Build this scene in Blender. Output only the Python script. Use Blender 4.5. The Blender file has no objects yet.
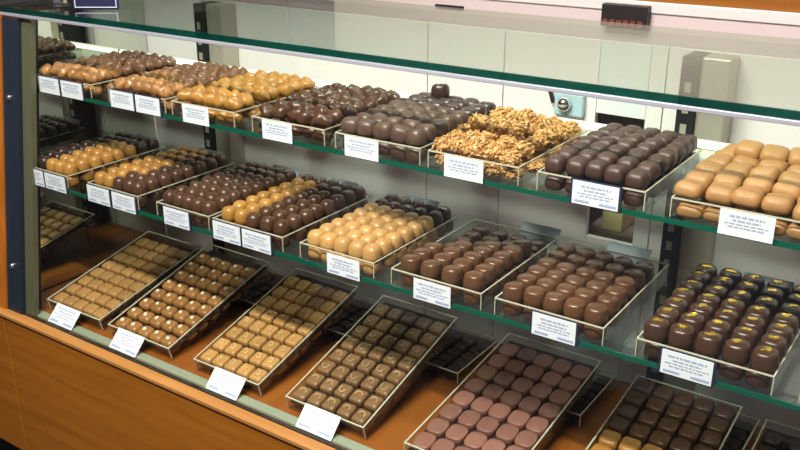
import bpy, bmesh, math, random
from mathutils import Matrix, Vector, noise

random.seed(7)
SC = bpy.context.scene
COL = SC.collection
R = math.radians
CAMZ = 1.6          # eye height; heights h below are given relative to the eye: world z = CAMZ + h


def Z(h):
    return CAMZ + h


# ------------------------------------------------------------------ camera, world, light, exposure
cam_d = bpy.data.cameras.new('camera')
cam = bpy.data.objects.new('camera', cam_d)
COL.objects.link(cam)
cam.location = (0, 0, CAMZ)
cam.rotation_euler = (R(90) - math.atan(350 / 895.0), 0, R(34.5))
cam_d.sensor_width = 36
cam_d.lens = 895.0 / 800.0 * 36
cam_d.clip_start = 0.05
SC.camera = cam

SC.view_settings.view_transform = 'Standard'
SC.view_settings.look = 'None'
SC.view_settings.gamma = 1
SC.view_settings.use_curve_mapping = False
SC.view_settings.exposure = 0.0

world = bpy.data.worlds.new('shop_ambient')
SC.world = world
world.use_nodes = True
bg = world.node_tree.nodes['Background']
bg.inputs[0].default_value = (0.80, 0.86, 1.0, 1)
bg.inputs[1].default_value = 0.20

SC.cycles.max_bounces = 14
SC.cycles.diffuse_bounces = 3
SC.cycles.transparent_max_bounces = 40
SC.cycles.transmission_bounces = 10
SC.cycles.caustics_reflective = False
SC.cycles.caustics_refractive = False
SC.cycles.sample_clamp_indirect = 4.0

KEY_W = 118.0       # ceiling tubes over the customers' side
MID_FILL_W = 30.0        # added fill lamp, softens the glass edge's shadow on the upper trays
REAR_FILL_W = 26.0       # added fill lamp, brightens the back wall and service counter


# ------------------------------------------------------------------ materials
def lin(c):
    return tuple((v / 255 / 12.92) if v / 255 <= 0.04045 else ((v / 255 + 0.055) / 1.055) ** 2.4 for v in c) + (1,)


def new_mat(name):
    m = bpy.data.materials.new(name)
    m.use_nodes = True
    nt = m.node_tree
    for n in list(nt.nodes):
        nt.nodes.remove(n)
    out = nt.nodes.new('ShaderNodeOutputMaterial')
    return m, nt, out


def plain(name, c, rough=0.5, metal=0.0, spec=0.5, noise=0.0, nscale=40, c2=None, bump=0.0, var=0.0, coat=0.0):
    m, nt, out = new_mat(name)
    p = nt.nodes.new('ShaderNodeBsdfPrincipled')
    p.inputs['Roughness'].default_value = rough
    p.inputs['Metallic'].default_value = metal
    p.inputs['Specular IOR Level'].default_value = spec
    p.inputs['Coat Weight'].default_value = coat
    p.inputs['Coat Roughness'].default_value = 0.15
    nt.links.new(p.outputs[0], out.inputs[0])
    base = lin(c)
    p.inputs['Base Color'].default_value = base
    src = None
    if noise > 0 or bump > 0:
        tc = nt.nodes.new('ShaderNodeTexCoord')
        nz = nt.nodes.new('ShaderNodeTexNoise')
        nz.inputs['Scale'].default_value = nscale
        nz.inputs['Detail'].default_value = 3
        nt.links.new(tc.outputs['Object'], nz.inputs['Vector'])
        if var > 0:
            oi = nt.nodes.new('ShaderNodeObjectInfo')
            add = nt.nodes.new('ShaderNodeVectorMath')
            add.operation = 'ADD'
            nt.links.new(tc.outputs['Object'], add.inputs[0])
            nt.links.new(oi.outputs['Random'], add.inputs[1])
            nt.links.new(add.outputs[0], nz.inputs['Vector'])
    if noise > 0:
        ramp = nt.nodes.new('ShaderNodeValToRGB')
        ramp.color_ramp.elements[0].position = 0.5 - 0.22
        ramp.color_ramp.elements[1].position = 0.5 + 0.22
        ramp.color_ramp.elements[0].color = base
        c2l = lin(c2) if c2 else tuple(v * 0.6 for v in base[:3]) + (1,)
        mixed = tuple(base[i] * (1 - noise) + c2l[i] * noise for i in range(3)) + (1,)
        ramp.color_ramp.elements[1].color = mixed
        nt.links.new(nz.outputs['Fac'], ramp.inputs[0])
        src = ramp.outputs[0]
    if var > 0:
        oi2 = nt.nodes.new('ShaderNodeObjectInfo')
        mr = nt.nodes.new('ShaderNodeMapRange')
        mr.inputs['To Min'].default_value = 1 - var
        mr.inputs['To Max'].default_value = 1 + var * 0.6
        nt.links.new(oi2.outputs['Random'], mr.inputs['Value'])
        hsv = nt.nodes.new('ShaderNodeHueSaturation')
        hsv.inputs['Color'].default_value = base
        if src:
            nt.links.new(src, hsv.inputs['Color'])
        nt.links.new(mr.outputs[0], hsv.inputs['Value'])
        src = hsv.outputs[0]
    if src:
        nt.links.new(src, p.inputs['Base Color'])
    if bump > 0:
        b = nt.nodes.new('ShaderNodeBump')
        b.inputs['Strength'].default_value = bump
        b.inputs['Distance'].default_value = 0.002
        nt.links.new(nz.outputs['Fac'], b.inputs['Height'])
        nt.links.new(b.outputs[0], p.inputs['Normal'])
    return m


def glass(name, tint, ior=1.45, rough=0.0):
    m, nt, out = new_mat(name)
    fr = nt.nodes.new('ShaderNodeFresnel')
    geo = nt.nodes.new('ShaderNodeNewGeometry')      # same reflectance on both faces of a pane
    mr = nt.nodes.new('ShaderNodeMapRange')
    mr.inputs['To Min'].default_value = ior
    mr.inputs['To Max'].default_value = 1.0 / ior
    nt.links.new(geo.outputs['Backfacing'], mr.inputs['Value'])
    nt.links.new(mr.outputs[0], fr.inputs['IOR'])
    tr = nt.nodes.new('ShaderNodeBsdfTransparent')
    tr.inputs[0].default_value = tint + (1,)
    gl = nt.nodes.new('ShaderNodeBsdfGlossy')
    gl.inputs['Roughness'].default_value = rough
    mx = nt.nodes.new('ShaderNodeMixShader')
    nt.links.new(fr.outputs[0], mx.inputs[0])
    nt.links.new(tr.outputs[0], mx.inputs[1])
    nt.links.new(gl.outputs[0], mx.inputs[2])
    nt.links.new(mx.outputs[0], out.inputs[0])
    return m


def edge_glass(name, c, tint, fac):
    """the ground edge of a pane: mostly deep green, letting part of the light through"""
    m = plain(name, c, 0.1, spec=0.6)
    nt = m.node_tree
    out = next(n for n in nt.nodes if n.type == 'OUTPUT_MATERIAL')
    p = next(n for n in nt.nodes if n.type == 'BSDF_PRINCIPLED')
    tr = nt.nodes.new('ShaderNodeBsdfTransparent')
    tr.inputs[0].default_value = tint + (1,)
    mx = nt.nodes.new('ShaderNodeMixShader')
    mx.inputs[0].default_value = fac
    nt.links.new(p.outputs[0], mx.inputs[1])
    nt.links.new(tr.outputs[0], mx.inputs[2])
    nt.links.new(mx.outputs[0], out.inputs[0])
    return m


def wood(name, ca, cb, rough=0.4, axis='X', scale=1.0):
    m, nt, out = new_mat(name)
    p = nt.nodes.new('ShaderNodeBsdfPrincipled')
    p.inputs['Roughness'].default_value = rough
    tc = nt.nodes.new('ShaderNodeTexCoord')
    mp = nt.nodes.new('ShaderNodeMapping')
    s = [14, 14, 14]
    s['XYZ'.index(axis)] = 1.0
    mp.inputs['Scale'].default_value = [v * scale for v in s]
    nz = nt.nodes.new('ShaderNodeTexNoise')
    nz.inputs['Scale'].default_value = 3.0
    nz.inputs['Detail'].default_value = 6
    nz.inputs['Distortion'].default_value = 0.6
    ramp = nt.nodes.new('ShaderNodeValToRGB')
    ramp.color_ramp.elements[0].position = 0.32
    ramp.color_ramp.elements[1].position = 0.68
    ramp.color_ramp.elements[0].color = lin(ca)
    ramp.color_ramp.elements[1].color = lin(cb)
    nt.links.new(tc.outputs['Object'], mp.inputs[0])
    nt.links.new(mp.outputs[0], nz.inputs['Vector'])
    nt.links.new(nz.outputs['Fac'], ramp.inputs[0])
    nt.links.new(ramp.outputs[0], p.inputs['Base Color'])
    nt.links.new(p.outputs[0], out.inputs[0])
    return m


M = dict(
    wood=wood('honey_wood', (140, 82, 16), (160, 97, 26), 0.38, 'X'),
    wood_edge=wood('pale_wood_edge', (160, 108, 52), (178, 126, 68), 0.45, 'X'),  # paler wood tone along the base edge
    wood_post=wood('honey_wood_upright', (150, 84, 18), (176, 104, 30), 0.4, 'Z'),
    deck=wood('deck_wood', (138, 76, 26), (156, 92, 34), 0.35, 'Y'),
    top_glass=glass('green_float_glass', (0.90, 0.95, 0.91)),
    front_glass=glass('clear_front_glass', (0.97, 0.985, 0.975)),
    shelf_glass=glass('shelf_glass', (0.93, 0.97, 0.95)),
    acrylic=glass('clear_acrylic', (0.975, 0.98, 0.97), 1.4),
    acrylic_edge=plain('polished_acrylic_edge', (200, 194, 168), 0.25, spec=0.7),
    green_edge=plain('green_glass_edge', (8, 86, 66), 0.12, spec=0.7),
    dark_green_edge=edge_glass('dark_green_glass_edge', (2, 50, 44), (0.30, 0.70, 0.60), 0.30),
    mirror=plain('end_mirror', (214, 220, 206), 0.02, metal=1.0),
    aluminium=plain('anodised_aluminium', (214, 212, 224), 0.32, metal=0.6),
    rail=plain('grey_green_channel', (176, 186, 160), 0.35, metal=0.3),
    gasket=plain('black_gasket', (14, 14, 14), 0.6),
    post_blue=plain('blue_black_metal', (42, 52, 66), 0.35, metal=0.4),
    post_olive=plain('olive_bronze_metal', (112, 110, 84), 0.4, metal=0.3),
    back=plain('cream_laminate', (242, 234, 233), 0.45, noise=0.15, nscale=5, c2=(230, 222, 221)),
    back_bright=plain('white_laminate', (238, 234, 230), 0.35),
    header=plain('pale_blue_laminate', (232, 234, 234), 0.35),
    upright=plain('brushed_upright', (186, 178, 164), 0.35, metal=0.35),
    upright_dark=plain('slotted_dark_steel', (42, 44, 44), 0.4, metal=0.5),
    chrome=plain('chrome', (225, 225, 230), 0.08, metal=1.0),
    plate=plain('pale_blue_plate', (178, 206, 214), 0.35),
    white_rail=plain('white_ledge', (250, 252, 236), 0.3),
    card=plain('white_card', (244, 244, 248), 0.5),
    print=plain('grey_print', (184, 189, 208), 0.6),
    print_blue=plain('blue_print', (172, 184, 218), 0.6),
    holder=plain('dark_card_holder', (42, 48, 70), 0.3),
    tag=plain('grey_blue_card_back', (206, 212, 226), 0.45),
    floor=plain('dark_floor', (46, 42, 46), 0.5, noise=0.4, nscale=9),
    wall=plain('pale_plaster', (216, 210, 196), 0.8, noise=0.1, nscale=3),
    wall_left=plain('plum_wall', (64, 58, 62), 0.7, noise=0.1, nscale=3),
    ceiling=plain('white_ceiling', (226, 224, 216), 0.8),
    counter=plain('pink_white_panel', (232, 212, 210), 0.5),
    dark=plain('dark_box', (34, 28, 28), 0.5),
    red=plain('dull_red', (128, 60, 52), 0.5),
    navy=plain('navy_card', (26, 24, 58), 0.4),
    pale=plain('pale_outline', (196, 200, 220), 0.5),
    yellowish=plain('straw_carton', (176, 160, 112), 0.6),
    shadow_box=plain('grey_brown_shelf', (104, 92, 82), 0.6),
    gap_shade=plain('gap_shade_brown', (44, 26, 18), 0.7),
    plinth=plain('black_plinth', (20, 18, 20), 0.6),
    tube=None,
    gold=plain('gold_leaf', (250, 210, 90), 0.25, metal=0.85),
    nut=plain('hazelnut_half', (244, 226, 190), 0.45),
)
tm, nt, out = new_mat('lit_tube')
em = nt.nodes.new('ShaderNodeEmission')
em.inputs[0].default_value = (1, 0.95, 0.86, 1)
em.inputs[1].default_value = 4
nt.links.new(em.outputs[0], out.inputs[0])
M['tube'] = tm
tm, nt, out = new_mat('led_strip_glow')
em = nt.nodes.new('ShaderNodeEmission')
em.inputs[0].default_value = (0.97, 1, 0.86, 1)
em.inputs[1].default_value = 2.2
nt.links.new(em.outputs[0], out.inputs[0])
M['led'] = tm


def choc(name, c, c2=None, rough=0.32, noise=0.35, nscale=60, bump=0.12, var=0.12, coat=0.15):
    return plain(name, c, rough, noise=noise, nscale=nscale, c2=c2, bump=bump, var=var, coat=coat)


CH = dict(
    caramel=choc('caramel_chocolate', (200, 152, 90), (178, 124, 66)),
    honey=choc('honey_chocolate', (180, 128, 60), (150, 98, 44)),
    tan=choc('tan_chocolate', (184, 138, 82), (160, 112, 60)),
    milk=choc('milk_chocolate', (84, 55, 38), (66, 42, 29)),
    milk_warm=choc('warm_milk_chocolate', (98, 63, 37), (78, 48, 28)),
    fudge=choc('fudge_chocolate', (76, 50, 39), (60, 39, 30), rough=0.46, coat=.04),
    dark=choc('dark_chocolate', (54, 34, 26), (40, 25, 19)),
    dark_plum=choc('dark_plum_chocolate', (66, 43, 38), (50, 33, 29)),
    dusty=choc('dusty_dark_chocolate', (98, 72, 56), (64, 45, 36), noise=0.8, nscale=90, rough=0.45),
    taupe=choc('taupe_chocolate', (138, 104, 68), (110, 78, 48), rough=0.36),
    gilt=choc('dark_milk_chocolate', (72, 46, 32), (56, 35, 25)),
    pale=choc('piped_caramel', (226, 188, 130)),
    pale_taupe=choc('piped_taupe', (190, 158, 116)),
    nutty=choc('toffee_chocolate', (168, 118, 66), (140, 92, 48)),
    bar=choc('bar_caramel', (178, 130, 76), (154, 106, 60), rough=.48, coat=0.0),
    rose=choc('rose_brown_chocolate', (144, 98, 82), (120, 78, 66), rough=0.45, bump=0.05),
    amber_nut=choc('amber_nut_chocolate', (190, 136, 78), (124, 78, 48), noise=0.9, nscale=70, bump=0.5),
    ruddy=choc('ruddy_nut_chocolate', (134, 92, 64), (86, 56, 42), noise=0.9, nscale=70, bump=0.5),
    almond=choc('toasted_almond', (218, 170, 104), (190, 134, 76), noise=0.6, nscale=120, rough=0.5),
)


# ------------------------------------------------------------------ mesh helpers
def link(o, parent=None):
    COL.objects.link(o)
    if parent:
        o.parent = parent
    return o


def obj(name, bm_or_mesh, mat, parent=None, smooth=False):
    if isinstance(bm_or_mesh, bmesh.types.BMesh):
        me = bpy.data.meshes.new(name)
        bm_or_mesh.to_mesh(me)
        bm_or_mesh.free()
    else:
        me = bm_or_mesh
    if mat and not me.materials:
        me.materials.append(mat)
    if smooth:
        for p in me.polygons:
            p.use_smooth = True
    return link(bpy.data.objects.new(name, me), parent)


def empty(name, loc=(0, 0, 0), rot=(0, 0, 0)):
    o = bpy.data.objects.new(name, None)
    o.empty_display_size = 0.02
    o.location = loc
    o.rotation_euler = rot
    return link(o)


def tag(o, label, cat, group=None, kind=None):
    o['label'] = label
    if cat:
        o['category'] = cat
    if group:
        o['group'] = group
    if kind:
        o['kind'] = kind
    return o


def box(bm, x0, x1, y0, y1, z0, z1, bev=0.0):
    vs = [bm.verts.new((x, y, z)) for x in (x0, x1) for y in (y0, y1) for z in (z0, z1)]
    fs = [(0, 1, 3, 2), (4, 6, 7, 5), (0, 4, 5, 1), (2, 3, 7, 6), (0, 2, 6, 4), (1, 5, 7, 3)]
    faces = [bm.faces.new([vs[i] for i in f]) for f in fs]
    if bev > 0:
        es = list({e for f in faces for e in f.edges})
        bmesh.ops.bevel(bm, geom=es, offset=bev, segments=2, affect='EDGES', profile=0.5)
    return bm


def bxo(name, x0, x1, y0, y1, z0, z1, mat, parent=None, bev=0.0):
    return obj(name, box(bmesh.new(), x0, x1, y0, y1, z0, z1, bev), mat, parent)


def prism(name, pts_yz, x0, x1, mat, parent=None):
    """a bar along X with the given (y, z) outline"""
    bm = bmesh.new()
    a = [bm.verts.new((x0, y, z)) for y, z in pts_yz]
    b = [bm.verts.new((x1, y, z)) for y, z in pts_yz]
    n = len(a)
    bm.faces.new(a)
    bm.faces.new(b[::-1])
    for i in range(n):
        bm.faces.new((a[i], b[i], b[(i + 1) % n], a[(i + 1) % n]))
    bmesh.ops.recalc_face_normals(bm, faces=bm.faces)
    return obj(name, bm, mat, parent)


def sup_mesh(name, w, d, h, n, prof, mat, seg=28, wob=0.0, seed=0):
    """moulded sweet: superellipse cross-section, prof = [(scale, z fraction)] bottom to top"""
    rnd = random.Random(seed)
    bm = bmesh.new()
    ph = [rnd.uniform(0, 6.28) for _ in range(4)]
    rings = []
    for s, zf in prof:
        ring = []
        for k in range(seg):
            t = 2 * math.pi * k / seg
            c, si = math.cos(t), math.sin(t)
            r = 1.0 / (abs(c) ** n + abs(si) ** n) ** (1.0 / n)
            q = 1 + wob * (math.sin(2 * t + ph[0]) + 0.6 * math.sin(3 * t + ph[1] + 2 * zf))
            ring.append(bm.verts.new((r * c * w / 2 * s * q, r * si * d / 2 * s * q, zf * h * (1 + wob * 1.5 * math.sin(t + ph[2]) * zf))))
        rings.append(ring)
    for a, b in zip(rings, rings[1:]):
        for k in range(seg):
            bm.faces.new((a[k], a[(k + 1) % seg], b[(k + 1) % seg], b[k]))
    bm.faces.new(rings[0][::-1])
    top = bm.verts.new((0, 0, prof[-1][1] * h * 1.01))
    for k in range(seg):
        bm.faces.new((rings[-1][k], rings[-1][(k + 1) % seg], top))
    me = bpy.data.meshes.new(name)
    bm.to_mesh(me)
    bm.free()
    me.materials.append(mat)
    for p in me.polygons:
        p.use_smooth = True
    return me


P_SQUARE = [(0.93, 0), (1.0, 0.12), (0.98, 0.62), (0.93, 0.86), (0.82, 0.97), (0.5, 1.0)]
P_DOME = [(0.88, 0), (0.99, 0.08), (1.0, 0.3), (0.97, 0.55), (0.88, 0.76), (0.70, 0.91), (0.42, 0.985), (0.15, 1.0)]
P_PRALINE = [(0.90, 0), (0.99, 0.08), (1.0, 0.35), (0.975, 0.62), (0.92, 0.74), (0.90, 0.80), (0.86, 0.90), (0.72, 0.975), (0.4, 1.0)]
P_BALL = [(0.55, 0), (0.85, 0.12), (1.0, 0.38), (0.97, 0.6), (0.82, 0.8), (0.55, 0.94), (0.25, 0.99)]
P_PILLOW = [(0.86, 0), (0.98, 0.15), (1.0, 0.4), (0.96, 0.65), (0.85, 0.85), (0.62, 0.97), (0.3, 1.0)]
P_DISC = [(0.97, 0), (1.0, 0.2), (1.0, 0.8), (0.95, 0.97), (0.85, 1.0)]

def ridge_mesh(name, kind, mat, s=0.010, z=0.0):
    """a thin piped line: 'swirl' (spiral) or 'leaf' (curl)"""
    bm = bmesh.new()
    pts = []
    for i in range(13):
        t = i / 12
        if kind == 'swirl':
            a = t * 5.2
            r = s * (0.25 + 0.75 * t)
            pts.append(Vector((r * math.cos(a), r * math.sin(a), z)))
        else:
            a = -0.6 + t * 3.9
            pts.append(Vector((s * math.cos(a) * (1 - 0.35 * t), s * 0.85 * math.sin(a), z)))
    rad = 0.0016
    rings = []
    for i, p in enumerate(pts):
        tg = (pts[min(i + 1, 12)] - pts[max(i - 1, 0)]).normalized()
        sd = tg.cross(Vector((0, 0, 1)))
        rings.append([bm.verts.new(p + sd * rad * math.cos(q) + Vector((0, 0, rad * math.sin(q)))) for q in (0, 1.257, 2.513, 3.77, 5.03)])
    for a, b in zip(rings, rings[1:]):
        for k in range(5):
            bm.faces.new((a[k], a[(k + 1) % 5], b[(k + 1) % 5], b[k]))
    me = bpy.data.meshes.new(name)
    bm.to_mesh(me)
    bm.free()
    me.materials.append(mat)
    for p in me.polygons:
        p.use_smooth = True
    return me


def fleck_mesh(name, mat, seed):
    rnd = random.Random(seed)
    bm = bmesh.new()
    for k in range(3):
        cx, cy = rnd.uniform(-.004, .004), rnd.uniform(-.003, .003)
        a0 = rnd.uniform(0, 6)
        ring = []
        for i in range(7):
            a = a0 + i * 0.9
            r = rnd.uniform(0.0018, 0.0046)
            ring.append(bm.verts.new((cx + 1.5 * r * math.cos(a), cy + r * math.sin(a), 0.0006 + rnd.uniform(0, .0012))))
        f = bm.faces.new(ring)
        ex = bmesh.ops.extrude_face_region(bm, geom=[f])
        for v in [g for g in ex['geom'] if isinstance(g, bmesh.types.BMVert)]:
            v.co.z -= 0.0022
    bmesh.ops.recalc_face_normals(bm, faces=bm.faces)
    me = bpy.data.meshes.new(name)
    bm.to_mesh(me)
    bm.free()
    me.materials.append(mat)
    return me


def cluster_mesh(name, mat, seed, n=70):
    """lump of toasted almond slivers"""
    rnd = random.Random(seed)
    bm = bmesh.new()
    bmesh.ops.create_icosphere(bm, subdivisions=2, radius=1)
    for v in bm.verts:
        v.co = Vector((v.co.x * .0145, v.co.y * .013, .012 + v.co.z * .011)) * rnd.uniform(0.92, 1.06)
    for k in range(n):
        a, u = rnd.uniform(0, 6.283), rnd.uniform(-0.5, 1)
        cr = math.sqrt(1 - u * u)
        c = Vector((cr * math.cos(a) * .016, cr * math.sin(a) * .0145, .012 + u * .0125))
        rot = Matrix.Rotation(rnd.uniform(0, 6.28), 4, 'Z') @ Matrix.Rotation(rnd.uniform(-.9, .9), 4, 'Y') @ Matrix.Rotation(rnd.uniform(0, 6.28), 4, 'X')
        l, w, t = rnd.uniform(.0032, .0058), rnd.uniform(.0020, .0032), rnd.uniform(.0012, .0020)
        pts = [(l, 0, 0), (0, w, 0), (-l, 0, 0), (0, -w, 0), (0, 0, t), (0, 0, -t)]
        vs = [bm.verts.new(c + (rot @ Vector(p))) for p in pts]
        for f in ((0, 1, 4), (1, 2, 4), (2, 3, 4), (3, 0, 4), (1, 0, 5), (2, 1, 5), (3, 2, 5), (0, 3, 5)):
            bm.faces.new([vs[i] for i in f])
    me = bpy.data.meshes.new(name)
    bm.to_mesh(me)
    bm.free()
    me.materials.append(mat)
    return me


# ------------------------------------------------------------------ the room
def structure(o, label=None, cat=None):
    o['kind'] = 'structure'
    if label:
        o['label'] = label
        o['category'] = cat
    return o


structure(bxo('floor', -3.6, 2.2, -2.6, 3.3, -0.05, 0, M['floor']), 'dark shop floor below the display case', 'floor')
structure(bxo('wall_back', -3.6, 2.2, 3.2, 3.3, 0, 2.9, M['wall']), 'pale plaster wall behind the service counter', 'wall')
structure(bxo('wall_left', -3.7, -3.6, -2.6, 3.3, 0, 2.9, M['wall_left']), 'dark plum wall beyond the case end', 'wall')
structure(bxo('ceiling', -3.7, 2.2, -2.6, 3.3, 2.9, 2.95, M['ceiling']), 'white shop ceiling with tube lamps', 'ceiling')


def ceiling_lamp(x, y, watts, length, label, width=0.11):
    t = tag(empty('ceiling_lamp', (x, y, 2.9)), label, 'lamp', 'ceiling tube lamps')
    bxo('housing', -length / 2 - .03, length / 2 + .03, -width / 2 - .02, width / 2 + .02, -.06, 0, M['aluminium'], t, .004)
    for s in (-1, 1):
        bm = bmesh.new()
        bmesh.ops.create_cone(bm, cap_ends=True, segments=12, radius1=.016, radius2=.016, depth=length,
                              matrix=Matrix.Translation((0, s * width / 4, -.078)) @ Matrix.Rotation(R(90), 4, 'Y'))
        obj('tube', bm, M['tube'], t)
    ld = bpy.data.lights.new('tube_light', 'AREA')
    ld.shape = 'RECTANGLE'
    ld.size = length
    ld.size_y = width
    ld.energy = watts
    ld.color = (1.0, 0.96, 0.90)
    lo = link(bpy.data.objects.new('tube_light', ld), t)
    lo.location = (0, 0, -.10)
    return t


ceiling_lamp(-0.75, -0.12, KEY_W, 1.3, 'twin tube ceiling lamp above the customer side of the case')
ceiling_lamp(-0.75, 0.56, MID_FILL_W, 1.3, 'added twin tube fill lamp hanging nearest to the front of the case')
ceiling_lamp(-0.95, 2.25, REAR_FILL_W, 3.0, 'added twin tube fill lamp above the service side behind the case')

# ------------------------------------------------------------------ the display case
XL, XR = -1.77, 0.42
YB = 1.475                       # back doors
TOPZ = Z(-0.2525)


def front_y(z):                  # the front pane leans back towards its top
    t = (z - Z(-0.905)) / (0.905 - 0.268)
    return 0.990 + 0.098 * t


case = tag(empty('display_case', ((XL + XR) / 2, 1.25, 0)), 'long glass display case on a honey wood base', 'display case')


def cp(o):                       # parent to the case, keeping world coordinates
    o.parent = case
    o.matrix_parent_inverse = Matrix.Translation(case.location).inverted()
    return o


cp(bxo('base_panel', -1.745, XR, .975, 1.005, Z(-1.289), Z(-.9187), M['wood'], None, .002))
cp(bxo('base_panel', -2.25, -1.750, .975, 1.005, Z(-1.289), Z(-.9187), M['wood'], None, .002))
cp(prism('base_edge', [(.970, Z(-.9185)), (1.004, Z(-.9185)), (1.004, Z(-.912)), (.9885, Z(-.912)), (.9885, Z(-.906)), (.976, Z(-.906)), (.970, Z(-.912))], -2.25, XR, M['wood_edge']))
cp(bxo('base_box', -2.24, XR - .01, 1.0055, 1.52, Z(-1.285), Z(-.9245), M['plinth']))
cp(bxo('plinth', -2.2, XR - .03, 1.06, 1.48, 0, Z(-1.286), M['plinth']))
cp(bxo('deck', -1.765, XR - .02, 1.025, YB - .002, Z(-.924), Z(-.910), M['deck']))
cp(bxo('gasket', -1.76, XR, .9890, .9975, Z(-.9115), Z(-.9045), M['gasket']))
cp(bxo('bottom_rail', -1.765, XR - .02, 1.0045, 1.0245, Z(-.924), Z(-.9055), M['rail'], None, .001))
z0, z1 = Z(-.9044), TOPZ - .0135
cp(prism('front_glass', [(front_y(z0), z0), (front_y(z0) + .006, z0), (front_y(z1) + .006, z1), (front_y(z1), z1)], -1.70, XR - .02, M['front_glass']))
cp(bxo('top_glass', XL, XR, 1.088, 1.60, TOPZ - .010, TOPZ, M['top_glass']))
cp(bxo('glass_edge', XL, XR, 1.084, 1.0875, TOPZ - .0100, TOPZ + .0003, M['dark_green_edge']))
cp(bxo('edge_glint', XL, XR, 1.083, 1.0865, TOPZ - .0170, TOPZ - .0105, M['aluminium'], None, .001))  # pale bar stands in for the reflection at the glass's lower arris
ma, mb = Z(-.909), TOPZ - .0225
cp(prism('end_mirror', [(front_y(ma) + .047, ma), (1.473, ma), (1.473, mb), (front_y(mb) + .047, mb)], XL - .010, XL, M['mirror']))
cp(bxo('end_panel', XR - .018, XR, 1.11, 1.52, Z(-.909), TOPZ - .013, M['mirror']))
# leaning corner post: wooden neighbour, blue-black channel, olive strip
z0, z1 = Z(-.9095), TOPZ - .0215
for nm, xa, xb, dep, mt in (('corner_post', -1.745, -1.693, .05, 'post_blue'), ('corner_strip', -1.6925, -1.662, .012, 'post_olive')):
    o = 0.0065 if nm == 'corner_strip' else -0.004
    cp(prism(nm, [(front_y(z0) + o, z0), (front_y(z0) + o + dep, z0), (front_y(z1) + o + dep, z1), (front_y(z1) + o, z1)], xa, xb, M[mt]))
for hz in (-.435, -.80):
    bm = bmesh.new()
    bmesh.ops.create_uvsphere(bm, u_segments=14, v_segments=8, radius=.0065, matrix=Matrix.Translation((-1.722, front_y(Z(hz)) - .005, Z(hz))))
    cp(obj('screw_cap', bm, M['chrome'], None, True))
za, zb = Z(-.9095), Z(-.262)
cp(prism('wood_upright', [(front_y(za) - .008, za), (front_y(za) + .046, za), (front_y(zb) + .046, zb), (front_y(zb) - .008, zb)], -2.05, -1.746, M['wood_post']))
cp(bxo('wood_end', -1.81, -1.781, 1.14, 1.473, Z(-.9095), Z(-.266), M['wood_post']))
cp(bxo('wood_upright_cap', -2.05, -1.771, 1.085, 1.45, Z(-.2618), TOPZ, M['plinth']))

# sliding back doors with one left partly open
seams = [XL + .001, -1.565, -.948, -.779, -.592]
for a, b in zip(seams, seams[1:]):
    cp(bxo('back_door', a + .0012, b - .0012, YB, YB + .012, Z(-.909), TOPZ - .0135, M['back']))
cp(bxo('door_header', -.592, -.503, YB, YB + .012, Z(-.392), TOPZ - .0135, M['header']))
cp(bxo('back_door', -.503, -.4755, YB + .002, YB + .014, Z(-.909), TOPZ - .0135, M['back_bright']))
cp(bxo('back_door', -.4730, XR - .02, YB + .002, YB + .014, Z(-.909), TOPZ - .0135, M['back']))
cp(bxo('door_sill', -.592, -.503, YB, YB + .012, Z(-.909), Z(-.628), M['back']))
cp(bxo('rear_ledge', XL, XR, YB + .016, 1.66, Z(-.335), Z(-.318), M['back']))
cp(bxo('rear_frame', -.95, -.45, 1.69, 1.70, Z(-.909), Z(-.34), M['shadow_box']))
cp(bxo('niche_shelf', -.61, -.49, YB + .016, 1.689, Z(-.638), Z(-.630), M['shadow_box']))
# white ledge that carries the rear of the upper shelf
cp(bxo('shelf_ledge', XL + .002, XR - .03, 1.388, 1.394, Z(-.428), Z(-.388), M['white_rail'], None, .001))
cp(bxo('led_strip', XL + .004, XR - .04, 1.3855, 1.3878, Z(-.400), Z(-.390), M['led'], None, .0008))
# uprights
for xa in (-1.532, -.432, XR - .12):
    u = cp(bxo('upright', xa + .028, xa + .074, 1.425, YB - .001, Z(-.9095), TOPZ - .0135, M['upright'], None, .003))
    s = cp(bxo('slotted_strip', xa, xa + .0275, 1.415, YB - .001, Z(-.9095), TOPZ - .0135, M['upright_dark'], None, .001))
    bm = bmesh.new()
    for k in range(18):
        zz = Z(-.90) + k * .034
        box(bm, xa + .009, xa + .019, 1.4135, 1.4148, zz, zz + .016)
    cp(obj('slot_row', bm, M['upright'], None))
# lock on the back door
lk = cp(bxo('lock_plate', -.668, -.612, 1.462, 1.4745, Z(-.404), Z(-.362), M['plate'], None, .003))
bm = bmesh.new()
bmesh.ops.create_uvsphere(bm, u_segments=20, v_segments=12, radius=.0135, matrix=Matrix.Translation((-.646, 1.457, Z(-.381))))
cp(obj('lock_knob', bm, M['chrome'], None, True))
bm = bmesh.new()
box(bm, -.003, .003, -.003, .003, -.013, .013)
bmesh.ops.transform(bm, matrix=Matrix.Translation((-.676, 1.468, Z(-.372))) @ Matrix.Rotation(R(-20), 4, 'Y'), verts=bm.verts)
cp(obj('lock_lever', bm, M['gasket'], None))


def glass_shelf(h, yf, yb, label):
    t = tag(empty('glass_shelf', ((XL + XR) / 2, yf, Z(h))), label, 'shelf', 'glass shelves in the case')
    w = (XR - XL) / 2 - .021
    bxo('pane', -w, w, .003, yb - yf, -.0065, 0, M['shelf_glass'], t)
    bxo('front_edge', -w, w, 0, .0028, -.0067, .0002, M['green_edge'], t)
    for xa in (-1.51, -.41):
        xx = xa - (XL + XR) / 2
        prism('bracket', [(yb - yf + .02, -.040), (yb - yf + .02, -.0070), (.10, -.0070), (.10, -.016)], xx - .003, xx + .003, M['upright_dark'], t)
    return t


UZ, LZ, DZ = -.419, -.607, -.910
glass_shelf(UZ, 1.1010, 1.384, 'upper green-edged glass shelf carrying eight trays of sweets')
glass_shelf(LZ, 1.0530, 1.400, 'lower green-edged glass shelf carrying trays of moulded pralines')

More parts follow.
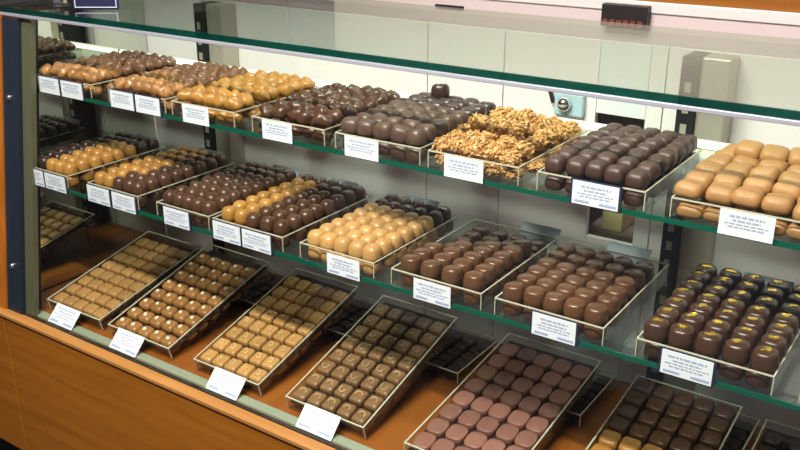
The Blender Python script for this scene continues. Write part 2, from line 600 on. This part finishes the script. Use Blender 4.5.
# ------------------------------------------------------------------ trays
def make_tray(x0, x1, y0, d, h, base, label, tilt=0.0, legs=False, t=.0027):
    w = x1 - x0
    o = tag(empty('acrylic_tray', (x0, y0, Z(base)), (tilt, 0, 0)), label, 'tray', 'clear acrylic trays')
    e = .0006
    bxo('tray_base', 0, w, 0, d, 0, .0025, M['acrylic'], o)
    bxo('front_wall', t, w - t, 0, t, .0026, h - .002, M['acrylic'], o)
    bxo('back_wall', t, w - t, d - t, d, .0026, h - .002, M['acrylic'], o)
    bxo('side_wall', 0, t - e, t, d - t, .0026, h - .002, M['acrylic'], o)
    bxo('side_wall', w - t + e, w, t, d - t, .0026, h - .002, M['acrylic'], o)
    bm = bmesh.new()
    box(bm, 0, w, 0, t, h - .0019, h)
    box(bm, 0, w, d - t, d, h - .0019, h)
    box(bm, 0, t, t, d - t, h - .0019, h)
    box(bm, w - t, w, t, d - t, h - .0019, h)
    obj('rim', bm, M['acrylic_edge'], o)
    for xa in (0, w - t + e):
        bxo('corner_edge', xa, xa + t - e, 0, t - e, .0026, h - .002, M['acrylic_edge'], o)
    if legs:
        hb = math.sin(tilt) * (d - .03)
        for xa in (.010, w * .23):
            lg = bxo('leg', xa, xa + .010, d - .034, d - .030, -hb, -.0005, M['acrylic'], o)
            lg.location = (0, 0, 0)
    m = Matrix.Translation((x0, y0, Z(base))) @ Matrix.Rotation(tilt, 4, 'X')
    return o, m


CARD_MESH = {}


def print_mesh(seed, w, h):
    rnd = random.Random(seed)
    bm = bmesh.new()
    rows = [(.80, .0030, .75), (.64, .0026, .6), (.50, .0020, .85), (.38, .0020, .7)]
    for fy, th, frac in rows:
        x = -w * frac / 2 * rnd.uniform(.8, 1)
        end = -x
        while x < end:
            l = rnd.uniform(.003, .009)
            box(bm, x, min(x + l, end), -.0014, -.0011, h * fy - th / 2, h * fy + th / 2)
            x += l + .0016
    return bm


def price_card(x, y, ztop, w, h, label, holder=False, lean=0.0, blue=False, seed=0):
    """card hung on a tray front: its top edge at ztop"""
    o = tag(empty('price_card', (x, y, ztop), (lean, 0, 0)), label, 'price card', 'price cards on the tray fronts')
    bxo('card', -w / 2, w / 2, -.001, 0, -h, 0, M['card'], o)
    key = (seed % 4, w, h)
    if key not in CARD_MESH:
        me = bpy.data.meshes.new('print')
        bm = print_mesh(seed % 4, w, h)
        bm.to_mesh(me)
        bm.free()
        me.materials.append(M['print'])
        CARD_MESH[key] = me
    p = obj('print', CARD_MESH[key], None, o)
    p.location = (0, 0, -h)
    if blue:
        bm = bmesh.new()
        box(bm, -w * .44, -w * .12, -.0014, -.0011, -h * .90, -h * .80)
        box(bm, w * .1, w * .46, -.0014, -.0011, -h * .90, -h * .80)
        obj('price_print', bm, M['print_blue'], o)
    if holder:
        bxo('holder', -w / 2 - .0035, w / 2 + .0035, .0003, .0018, -h - .002, .002, M['holder'], o)
    return o


ORD = ['first', 'second', 'third', 'fourth', 'fifth', 'sixth', 'seventh', 'eighth', 'ninth', 'tenth', 'eleventh']


def rowname(r):
    return 'front row' if r == 0 else ORD[r] + ' row'


def put(name, mesh, m, loc, rz, label, cat, group, extras=(), sc=(1, 1, 1), tip=(0, 0)):
    o = bpy.data.objects.new(name, mesh)
    mat = m @ Matrix.Translation(loc) @ Matrix.Rotation(rz, 4, 'Z') @ Matrix.Rotation(tip[0], 4, 'X') @ Matrix.Rotation(tip[1], 4, 'Y')
    o.location = mat.to_translation()
    o.rotation_euler = mat.to_euler()
    o.scale = sc
    link(o)
    tag(o, label, cat, group)
    for en, eme, eloc, erz in extras:
        e = link(bpy.data.objects.new(en, eme), o)
        e.location = eloc
        e.rotation_euler = (0, 0, erz)
    return o


def fill(m, w, d, cols, rows, kinds, trayname, group, y_start=.006, pitch_y=None, lift=.0028, jit=.0015, spin=.12,
         heap=0.0, under=False, skip=(), tipj=0.0, colsel=None, x_in=.005, overhang=0.0, rnd=None, under_lift=.0028, pitch_x=None, under_sc=.9):
    """kinds: list of dict(name, desc, meshes, w, d, extras). colsel(c, r) -> index into kinds"""
    rnd = rnd or random.Random(hash(trayname) % 1000 if False else sum(map(ord, trayname)))
    px = pitch_x or (w - 2 * x_in + 2 * overhang) / cols
    py = pitch_y or (d - 2 * y_start) / rows
    for r in range(rows):
        for c in range(cols):
            if (c, r) in skip:
                continue
            k = kinds[colsel(c, r) if colsel else 0]
            x = x_in - overhang + px * (c + .5) + rnd.uniform(-jit, jit)
            y = y_start + py * (r + .5) + rnd.uniform(-jit, jit)
            u, v = (c + .5) / cols * 2 - 1, (r + .5) / rows * 2 - 1
            z = lift + heap * (1 - u * u * .8) * (1 - max(0, v * v * .9))
            me = rnd.choice(k['meshes'])
            ex = k['extras'](rnd) if k.get('extras') else ()
            lab = f"{k['desc']}, {ORD[c]} from left, {rowname(r)} of {trayname}"
            put(k['name'], me, m, (x, y, z), rnd.choice((0, math.pi)) + rnd.uniform(-spin, spin), lab, 'chocolate', group,
                ex, tip=(rnd.uniform(-tipj, tipj), rnd.uniform(-tipj, tipj)))
            if under:
                hx, hy = me.vertices[0].co.x * 1.12 + .0035, .0035 + max(v.co.y for v in me.vertices[:60])
                put(k['name'], me, m, (min(max(x + px * .5 * (r > 0), hx), w - hx), min(max(y + py * .3 * (r > 0), hy), d - hy), under_lift), rnd.uniform(-.1, .1),
                    f"{k['desc']} beneath the {ORD[c]} from left, {rowname(r)} of {trayname}", 'chocolate', group, sc=(.96, .96, under_sc))


def K(name, desc, meshes, extras=None):
    return dict(name=name, desc=desc, meshes=meshes, extras=extras)


def domes(tagname, mat, w=.0280, h=.025, n=2.4, prof=P_DOME):
    return [sup_mesh(tagname, w, w, h, n, prof, CH[mat], 24, .012, s) for s in range(2)]


def lumps(tagname, mat, w=.034, d=.027, h=.024, wob=.05, amp=.003):
    out = []
    for s in range(5):
        me = sup_mesh(tagname, w * (0.94 + .03 * s), d * (1.06 - .03 * s), h, 2.5, P_BALL, CH[mat], 22, wob, s)
        for v in me.vertices:                      # irregular hand-made surface
            q = v.co * 95 + Vector((s * 7.3, 0, 0))
            v.co += noise.noise_vector(q) * amp
            v.co.z = max(v.co.z, 0)
        out.append(me)
    return out


# ---------------- upper shelf
UD, UH = .246, .030
ULIFT = .026
YU = 1.102


def upper(x0, x1, label, d=UD):
    return make_tray(x0, x1, YU, d, UH, UZ, label, t=.0019)


def cards_upper(xs, labels, holder, blue=False):
    for i, (x, l) in enumerate(zip(xs, labels)):
        price_card(x, YU - .0040, Z(-.3895), .067, .0335, l, holder, 0, blue, int(abs(x) * 100))


G = 'sweets in the {}'
o, m = upper(-1.686, -1.506, 'clear acrylic tray of mottled nut sweets at mirrored end of upper shelf')
lumA, lumB = lumps('amber_sweet', 'amber_nut', .030, .0235, .021, .06, .0044), lumps('ruddy_sweet', 'ruddy', .030, .0235, .021, .06, .0044)
fill(m, .18, UD, 6, 8, [K('nut_sweet', 'amber nut sweet', lumA), K('nut_sweet', 'ruddy nut sweet', lumB)], 'mirror-end upper tray',
     G.format('mirror-end upper tray'), lift=ULIFT, jit=.002, spin=.5, heap=.005, under=True, tipj=.15, colsel=lambda c, r: 0 if (r < 2 or c > 3 and r < 3) else 1)
cards_upper((-1.637, -1.562), ('price card in dark holder, leftmost on the upper shelf', 'price card in dark holder, second from left on the upper shelf'), True)

o, m = upper(-1.452, -1.290, 'clear acrylic tray of golden brown nut sweets, second on upper shelf')
fill(m, .162, UD, 6, 8, [K('nut_sweet', 'golden brown nut sweet', lumA), K('nut_sweet', 'dark-topped nut sweet', lumB)], 'second upper tray',
     G.format('second upper tray'), lift=ULIFT, jit=.002, spin=.5, heap=.005, under=True, tipj=.15, colsel=lambda c, r: 0 if r < 4 - (c > 2) else 1)
cards_upper((-1.408, -1.334), ('price card in dark holder, third from left on the upper shelf', 'price card in dark holder, fourth from left on the upper shelf'), True)

o, m = upper(-1.272, -1.112, 'clear acrylic tray of glossy golden caramel balls on upper shelf')
lum = lumps('caramel_ball', 'honey', .034, .026, .023, .05, .0034)
fill(m, .16, UD, 5, 7, [K('caramel_ball', 'golden caramel ball', lum)], 'golden ball tray', G.format('golden ball tray'),
     lift=ULIFT, jit=.002, spin=.6, heap=.005, under=True, tipj=.15)
cards_upper((-1.205,), ('white price card under the golden caramel balls',), False)

o, m = upper(-1.070, -.908, 'clear acrylic tray of brown oval nuggets on upper shelf')
lum = lumps('nugget', 'milk', .033, .025, .023, .06, .0042)
fill(m, .162, UD, 5, 7, [K('chocolate_nugget', 'brown oval nugget', lum)], 'oval nugget tray', G.format('oval nugget tray'),
     lift=ULIFT, jit=.003, spin=.8, heap=.005, under=True, tipj=.2)
cards_upper((-1.008,), ('white price card under the brown oval nuggets',), False)

o, m = upper(-.886, -.720, 'clear acrylic tray of dusty dark ridged chocolates on upper shelf')
lum = [sup_mesh('ridged', .034, .028, .025, 2.8, P_PILLOW, CH['dusty'], 22, .03, s) for s in range(3)]
lumd = [sup_mesh('ridged_dark', .034, .028, .025, 2.8, P_PILLOW, CH['dark_plum'], 22, .03, s) for s in range(3)]
fill(m, .166, .262, 5, 8, [K('ridged_chocolate', 'dusty brown chocolate', lum), K('ridged_chocolate', 'dark plum chocolate', lumd)], 'dusty chocolate tray', G.format('dusty chocolate tray'),
     lift=ULIFT, jit=.002, spin=.4, heap=.008, under=True, tipj=.12, colsel=lambda c, r: 0 if r < 5 else 1)
put('ridged_chocolate', lumd[0], m, (.060, .226, .051), .4, 'dark plum chocolate lying on top at back of the dusty chocolate tray', 'chocolate', G.format('dusty chocolate tray'))
cards_upper((-.829,), ('white price card under the dusty dark chocolates',), False)

o, m = upper(-.706, -.551, 'clear acrylic tray heaped with toasted almond clusters on upper shelf')
cl = [cluster_mesh('cluster', CH['almond'], s) for s in range(4)]
fill(m, .155, .23, 5, 7, [K('almond_cluster', 'toasted almond cluster', cl)], 'almond cluster tray', G.format('almond cluster tray'),
     lift=ULIFT - .004, jit=.003, spin=3, heap=.016, under=True, tipj=.4)
rr = random.Random(3)
for q in range(7):
    put('almond_cluster', cl[q % 4], m, (.045 + .022 * (q % 4) + rr.uniform(-.006, .006), .075 + .032 * (q // 4 * 2) + rr.uniform(-.015, .015), .050), rr.uniform(0, 6),
        f'{ORD[q]} loose almond cluster on top of the heap, counted from left'.replace('first loose', 'leftmost loose'), 'chocolate', G.format('almond cluster tray'))
cards_upper((-.640,), ('white price card under the toasted almond clusters',), False)

o, m = upper(-.522, -.364, 'clear acrylic tray of square brown fudge pieces on upper shelf')
sq = [sup_mesh('fudge', .0285, .031, .0225, 4.2, P_PILLOW, CH['fudge'], 28, .012, s) for s in range(3)]
fill(m, .158, .256, 5, 7, [K('fudge_square', 'square fudge piece', sq)], 'brown fudge tray', G.format('brown fudge tray'),
     lift=ULIFT, jit=.0015, spin=.10, heap=.010, under=True, tipj=.08)
cards_upper((-.432,), ('price card with blue edge under the square fudge pieces',), True, True)

o, m = upper(-.330, -.150, 'clear acrylic tray of caramel bars at near end of upper shelf')
br = [sup_mesh('bar', .0365, .0400, .0190, 5.0, P_PILLOW, CH['bar'], 28, .015, s) for s in range(3)]
fill(m, .18, .25, 5, 6, [K('caramel_bar', 'tan caramel bar', br)], 'caramel bar tray', G.format('caramel bar tray'),
     lift=ULIFT, jit=.002, spin=.12, heap=.014, under=True, tipj=.16, overhang=.005)
for q, (xx, yy) in enumerate(((.05, .17), (.085, .165), (.12, .17), (.155, .18))):
    put('caramel_bar', br[q % 3], m, (xx, yy, .052), .1 * q, f'tan caramel bar lying on top, {ORD[q]} from left, of caramel bar tray', 'chocolate', G.format('caramel bar tray'), tip=(.1, .05))
cards_upper((-.232,), ('white price card under the tan caramel bars',), False)

# ---------------- lower shelf
LD, LH, YL = .264, .030, 1.054


def lower(x0, x1, label):
    return make_tray(x0, x1, YL, LD, LH, LZ, label, t=.0019)


def cards_lower(xs, labels, holder):
    for x, l in zip(xs, labels):
        price_card(x, YL - .0040, Z(-.5795), .067, .0345, l, holder, 0, True, int(abs(x) * 100))


d_gold, d_milk, d_dark = domes('gold_dome', 'honey'), domes('milk_dome', 'milk'), domes('dark_dome', 'dark')
d_car, d_warm = domes('caramel_dome', 'caramel', .030, .026, 2.8), domes('warm_dome', 'milk_warm', .0325, .0245, 2.5, P_PRALINE)
LL = .024

o, m = lower(-1.700, -1.556, 'clear acrylic tray of honey and dark domes nearest the mirrored end, lower shelf')
fill(m, .144, LD, 5, 8, [K('dark_praline', 'dark-coloured praline dome', d_dark), K('honey_praline', 'honey praline dome', d_gold)], 'mirror-end lower tray', G.format('mirror-end lower tray'),
     lift=LL, under=True, tipj=.05, heap=.004, colsel=lambda c, r: 1 if c > 1 and r < 6 else 0)  # honey columns turn dark at the back as painted upper-shelf shade
cards_lower((-1.665, -1.592), ('price card in dark holder, leftmost on the lower shelf', 'price card in dark holder, second from left on the lower shelf'), True)

o, m = lower(-1.490, -1.338, 'clear acrylic tray of honey and brown domes, second on lower shelf')
fill(m, .152, LD, 5, 8, [K('brown_praline', 'brown praline dome', d_milk), K('honey_praline', 'honey praline dome', d_gold)], 'second lower tray', G.format('second lower tray'),
     lift=LL, under=True, tipj=.05, heap=.004, colsel=lambda c, r: 1 if c < 2 + (r > 1) else 0)
cards_lower((-1.453, -1.377), ('price card in dark holder, third from left on the lower shelf', 'price card in dark holder, fourth from left on the lower shelf'), True)

o, m = lower(-1.286, -1.146, 'clear acrylic tray of brown milk domes, third on lower shelf')
fill(m, .14, LD, 5, 8, [K('brown_praline', 'brown milk dome', d_milk)], 'third lower tray', G.format('third lower tray'), lift=LL, under=True, tipj=.05, heap=.004)
cards_lower((-1.228,), ('price card under the brown milk domes of the third lower tray',), True)

o, m = lower(-1.136, -.968, 'clear acrylic tray of honey domes beside dark domes on lower shelf')
fill(m, .168, LD, 5, 8, [K('honey_praline', 'honey praline dome', d_gold), K('brown_praline', 'dark milk-coloured dome', d_milk)], 'half-honey lower tray', G.format('half-honey lower tray'),
     lift=LL, under=True, tipj=.05, heap=.004, colsel=lambda c, r: 0 if c < 2 and r < 7 else 1)  # last row of the honey columns is darkened as painted shade
cards_lower((-1.098, -1.026), ('price card under the honey domes of the half-honey tray', 'price card under the dark domes of the half-honey tray'), True)

o, m = lower(-.930, -.775, 'clear acrylic tray of pale caramel domes on lower shelf')
fill(m, .155, LD, 5, 8, [K('caramel_praline', 'pale caramel dome', d_car), K('brown_praline', 'dark milk-coloured dome', d_milk)], 'caramel dome tray', G.format('caramel dome tray'),
     lift=LL, under=True, tipj=.04, jit=.001, colsel=lambda c, r: 0 if r < 6 else 1)  # back rows take a dark colour as painted shade of the upper shelf
cards_lower((-.834,), ('white price card under the pale caramel domes',), False)

o, m = lower(-.742, -.578, 'half-empty clear acrylic tray of milk domes on lower shelf')
fill(m, .164, LD, 4, 7, [K('milk_praline', 'milk praline dome', d_warm)], 'half-empty lower tray', G.format('half-empty lower tray'),
     lift=.0245, under=True, tipj=.04, jit=.001, pitch_y=.031, skip=[(0, 3), (0, 4), (0, 5), (0, 6), (1, 4), (1, 5), (1, 6), (2, 5), (2, 6), (3, 6)], x_in=.007)
bare = [(0, 3), (0, 4), (0, 5), (0, 6), (1, 4), (1, 5), (1, 6), (2, 5), (2, 6), (3, 6), (0, 7), (1, 7), (2, 7), (3, 7)]
for c, r in bare:                                   # only the bottom layer is left at the back
    put('milk_praline', d_warm[0], m, (.026 + .0375 * c, .0215 + .031 * r, .0030), .2 * c,
        f'milk dome left in the bottom layer, {ORD[c]} from left, {rowname(r)}, half-empty lower tray', 'chocolate', G.format('half-empty lower tray'))
cards_lower((-.662,), ('white price card on the half-empty tray of milk domes',), False)

o, m = lower(-.556, -.386, 'full clear acrylic tray of milk domes beside steel upright, lower shelf')
fill(m, .17, LD, 5, 6, [K('milk_praline', 'milk praline dome', d_warm)], 'full milk dome tray', G.format('full milk dome tray'),
     lift=LL, under=True, tipj=.05, jit=.0015, pitch_y=.0355)
cards_lower((-.458,), ('price card in dark holder on the full tray of milk domes',), True)

o, m = lower(-.340, -.163, 'clear acrylic tray of dark pralines topped with gold leaf')
gd = [sup_mesh('gold_leaf_dome', .034, .034, .027, 2.6, P_PRALINE, CH['gilt'], 24, .01, s) for s in range(2)]
fl = [fleck_mesh('gold_leaf', M['gold'], s) for s in range(5)]
fill(m, .177, LD, 5, 7, [K('gold_leaf_praline', 'gold-flecked praline', gd, lambda r: [('gold_leaf', r.choice(fl), (0, -.001, .0268), r.uniform(-.6, .6))])],
     'gold leaf tray', G.format('gold leaf tray'), lift=LL, under=False, tipj=.05, jit=.001, spin=.06, heap=.003, overhang=.004)
for c in range(5):
    put('gold_leaf_praline', gd[0], m, (.022 + .0333 * c, .024, .003), 0, f'praline beneath the {ORD[c]} of the front row of gold leaf tray', 'chocolate', G.format('gold leaf tray'), sc=(.95, .95, .75))
cards_lower((-.269,), ('price card in dark holder under the gold-flecked pralines',), True)

o, m = lower(-.132, .03, 'clear acrylic tray cut off by the photo edge, lower shelf')
fill(m, .162, LD, 2, 5, [K('dark_praline', 'dark-coloured praline dome', d_dark)], 'cut-off lower tray', G.format('cut-off lower tray'), lift=.003, pitch_x=.033, pitch_y=.034)

# staff-side cards on the backs of the lower trays
for x, nm in ((-1.63, 'mirror-end lower tray'), (-1.42, 'second lower tray'), (-1.20, 'third lower tray'), (-1.05, 'half-honey tray'), (-.86, 'caramel dome tray'),
              (-.615, 'half-empty milk dome tray'), (-.456, 'full milk dome tray'), (-.237, 'gold leaf tray')):
    t = tag(empty('tray_card', (x, YL + LD + .0006, Z(LZ + LH - .002)), (R(-42), 0, 0)), f'grey-blue card facing the staff at back of {nm}', 'price card', 'staff-side cards')
    bxo('card', -.036, .036, 0, .0012, -.012, .018, M['tag'], t)
    bxo('clip', -.008, .008, .0013, .0028, -.020, .004, M['upright_dark'], t)

# ---------------- deck trays
DH, YD = .030, 1.042
SW = {}


def deck(x0, x1, yb, zb, label):
    """sloping tray: back rim at (yb, zb)"""
    a = math.atan2(zb + .881, yb - 1.034)
    L = math.hypot(yb - 1.034, zb + .881)
    o, m = make_tray(x0, x1, YD, L, DH, DZ + .0005, label, a, True)
    w_in = x1 - x0
    bxo('gap_shade_sheet', .0035, w_in - .0035, .0035, L - .0035, .0142, .0148, M['gap_shade'], o)  # dark sheet added for the shade in the gaps between sweets
    return m, w_in, L


def deck_card(x, label):
    price_card(x + .022, 1.032, Z(-.8745), .080, .044, label, False, R(-44), True, int(abs(x) * 100))


sq_tan = [sup_mesh('tan_square', .0310, .0295, .0155, 7, P_SQUARE, CH['tan'], 32, .004, s) for s in range(2)]
sq_swirl = [sup_mesh('swirl_square', .0288, .0308, .016, 8, P_SQUARE, CH['caramel'], 32, .004, s) for s in range(2)]
sq_taupe = [sup_mesh('taupe_square', .0290, .0308, .016, 8, P_SQUARE, CH['taupe'], 32, .004, s) for s in range(2)]
sq_honey_shade = [sup_mesh('shaded_honey_square', .0325, .0345, .017, 5, P_SQUARE, CH['milk_warm'], 32, .008, s) for s in range(2)]
sq_honey = [sup_mesh('honey_square', .0325, .0345, .017, 5, P_SQUARE, CH['honey'], 32, .008, s) for s in range(2)]
sq_dark = [sup_mesh('dark_square', .0285, .0285, .017, 6, P_SQUARE, CH['dark'], 28, .006, s) for s in range(2)]
nutty = [sup_mesh('nut_square', .0325, .0290, .0165, 4, P_PILLOW, CH['nutty'], 28, .01, s) for s in range(2)]
disc = [sup_mesh('rose_disc', .0345, .0385, .012, 3.2, P_DISC, CH['rose'], 32, .004, s) for s in range(2)]
nut_me = sup_mesh('hazelnut_half', .0095, .0085, .006, 2.2, P_BALL, M['nut'], 12, .03, 2)
swirl_me = ridge_mesh('swirl', 'swirl', CH['pale'], .0075, 0)
leaf_me = ridge_mesh('leaf_curl', 'leaf', CH['pale_taupe'], .0085, 0)


def tagme(nm):
    return G.format(nm)


m, w, L = deck(-1.668, -1.487, 1.333, -.815, 'sloping acrylic tray of plain tan squares beside the mirrored end')
fill(m, w, L, 5, 8, [K('chocolate_square', 'tan chocolate square', sq_tan)], 'tan square tray', tagme('tan square tray'), lift=.0151, under=True, under_sc=.68, pitch_y=.0345, jit=.001, spin=.04)
deck_card(-1.602, 'leftmost price card on the wooden deck, at tan square tray')

m, w, L = deck(-1.458, -1.272, 1.336, -.800, 'sloping acrylic tray of tan pieces topped with pale nuts')
fill(m, w, L, 5, 8, [K('nut_topped_chocolate', 'nut-topped chocolate', nutty, lambda r: [('nut', nut_me, (.001, -.001, .0155), r.uniform(0, 3))])],
     'pale nut tray', tagme('pale nut tray'), lift=.0151, under=True, under_sc=.68, pitch_y=.0345, jit=.001, spin=.06)
deck_card(-1.398, 'price card at the foot of the pale nut tray')

m, w, L = deck(-1.202, -1.030, 1.345, -.800, 'sloping acrylic tray of caramel squares with piped swirls')
fill(m, w, L, 5, 8, [K('swirl_square', 'swirled caramel square', sq_swirl, lambda r: [('swirl', swirl_me, (0, 0, .0168), r.uniform(-.3, .3))])],
     'caramel swirl tray', tagme('caramel swirl tray'), lift=.0151, under=True, under_sc=.68, pitch_y=.0365, jit=.001, spin=.04)
deck_card(-1.118, 'price card at the foot of the caramel swirl tray')

m, w, L = deck(-.964, -.787, 1.342, -.800, 'sloping acrylic tray of taupe squares with leaf curls')
fill(m, w, L, 5, 8, [K('leaf_square', 'leaf-curl taupe square', sq_taupe, lambda r: [('leaf_curl', leaf_me, (0, 0, .0168), r.uniform(-.3, .3))])],
     'taupe leaf tray', tagme('taupe leaf tray'), lift=.0151, under=True, under_sc=.68, pitch_y=.0365, jit=.001, spin=.05)
deck_card(-.894, 'price card at the foot of the taupe leaf tray')

m, w, L = deck(-.706, -.513, 1.400, -.837, 'sloping acrylic tray of flat rose brown discs')
fill(m, w, L, 5, 8, [K('rose_disc', 'flat rose-brown disc', disc)], 'rose disc tray', tagme('rose disc tray'), lift=.0151, under=True, under_sc=.68, pitch_y=.0425, jit=.0012, spin=.06)
deck_card(-.645, 'price card at the foot of the rose disc tray')

m, w, L = deck(-.441, -.257, 1.392, -.838, 'sloping acrylic tray of honey squares, back rows shade-dark, under the gold leaf tray')
fill(m, w, L, 5, 9, [K('chocolate_square', 'honey chocolate square', sq_honey), K('chocolate_square', 'shade-dark honey square', sq_honey_shade)], 'honey-brown deck tray', tagme('honey-brown deck tray'), lift=.0151, under=True, under_sc=.62,
     pitch_y=.0388, jit=.0012, spin=.06, colsel=lambda c, r: 0 if r < 5 else 1)  # brown back rows paint the lower shelf's shade into the colour

m, w, L = deck(-.216, -.03, 1.380, -.840, 'sloping acrylic tray at the near corner of the deck, mostly out of frame')
fill(m, w, L, 3, 9, [K('chocolate_square', 'dark chocolate square', sq_dark), K('chocolate_square', 'honey chocolate square', sq_honey)], 'near corner deck tray', tagme('near corner deck tray'),
     lift=.0151, pitch_y=.035, pitch_x=.035, jit=.0012, spin=.06, colsel=lambda c, r: 1 if c == 2 and r > 6 else 0)

# flat trays of dark squares standing on the deck behind the sloping ones
for x1, nm in ((-1.232, 'pale nut tray'), (-1.000, 'caramel swirl tray'), (-.749, 'taupe leaf tray'), (-.498, 'rose disc tray'), (-.235, 'honey-brown deck tray')):
    o, m = make_tray(x1 - .15, x1, 1.285, .165, .026, DZ + .0005, f'low flat tray of dark squares standing partly under the {nm}')
    fill(m, .15, .165, 4, 5, [K('dark_square', 'dark square', sq_dark)], f'flat tray under {nm}', tagme(f'flat tray under the {nm}'), pitch_y=.030, jit=.001, spin=.05, lift=.003)

# ------------------------------------------------------------------ things on and behind the case
t = tag(empty('navy_sign', (-1.538, 1.162, TOPZ), (R(-4), 0, R(34))), 'navy sign with pale rounded outline standing on the glass top', 'sign')
bm = box(bmesh.new(), -.046, .046, 0, .006, .001, .072, .0025)
obj('panel', bm, M['navy'], t)
bm = bmesh.new()
w_, h0, h1, th = .042, .005, .067, .0016
box(bm, -w_, w_, -.0012, -.0004, h0, h0 + th)
box(bm, -w_, w_, -.0012, -.0004, h1 - th, h1)
box(bm, -w_, -w_ + th, -.0012, -.0004, h0 + th, h1 - th)
box(bm, w_ - th, w_, -.0012, -.0004, h0 + th, h1 - th)
obj('outline', bm, M['pale'], t)

t = tag(empty('counter_bell', (-1.640, 1.150, TOPZ)), 'small chrome call bell on the glass top beside navy sign', 'bell')
obj('base', sup_mesh('base', .040, .040, .006, 2, P_DISC, M['gasket'], 24), None, t)
b_ = obj('dome', sup_mesh('dome', .034, .034, .018, 2, P_DOME, M['chrome'], 24), None, t)
b_.location.z = .0062
b_ = obj('button', sup_mesh('button', .006, .006, .006, 2, P_BALL, M['chrome'], 12), None, t)
b_.location.z = .0243

# service counter behind the case
YC = 2.15
t = tag(empty('service_counter', (-.9, YC, 0)), 'pinkish white service counter with honey wood top behind the case', 'counter')


def ct(o):
    o.parent = t
    o.matrix_parent_inverse = Matrix.Translation(t.location).inverted()
    return o


hz = -.284
ct(bxo('front_panel', -3.0, 1.6, YC, 2.75, 0, Z(hz - .026), M['counter']))
ct(bxo('white_edge', -3.0, 1.6, YC - .006, 2.75, Z(hz - .0255), Z(hz), M['back_bright'], None, .002))
ct(bxo('wood_top', -3.0, 1.6, YC + .01, 2.75, Z(hz + .0005), Z(hz + .05), M['wood']))
n = tag(empty('niche_rack', (-.80, YC - .001, 0)), 'dark rack with a row of dull red packs on the service counter front', 'rack')
o = bxo('rack_box', -.058, .058, -.03, 0, Z(-.345), Z(-.292), M['dark'], n, .002)
for k in range(6):
    bxo('pack', -.052 + k * .0175, -.039 + k * .0175, -.034, -.0305, Z(-.343), Z(-.328), M['red'], n, .0005)
tag(bxo('slot_plate', -1.355, -1.265, YC - .008, YC - .0005, Z(-.341), Z(-.333), M['dark'], None, .001), 'thin dark slot plate on the service counter front', 'plate')
tag(bxo('straw_carton', -.585, -.545, 1.53, 1.60, Z(-.6298), Z(-.585), M['yellowish'], None, .002), 'small straw-coloured carton seen through the open back door', 'carton')

# dark cabinet added at the far end to darken the glass top's reflection
t = tag(empty('added_cabinet', (-2.6, 3.195, 0)), 'added dark wall cabinet, unseen, darkening the reflection in the glass top', 'cabinet')
bxo('body', -.95, .05, -.30, 0, 1.45, 2.15, M['post_blue'], t, .004)
for k in range(2):
    d_ = bxo('door', -.945 + k * .497, -.945 + k * .497 + .490, -.3205, -.3005, 1.455, 2.145, M['dark'], t, .003)
    bxo('handle', -.945 + k * .497 + .44, -.945 + k * .497 + .452, -.335, -.321, 1.75, 1.85, M['chrome'], d_)
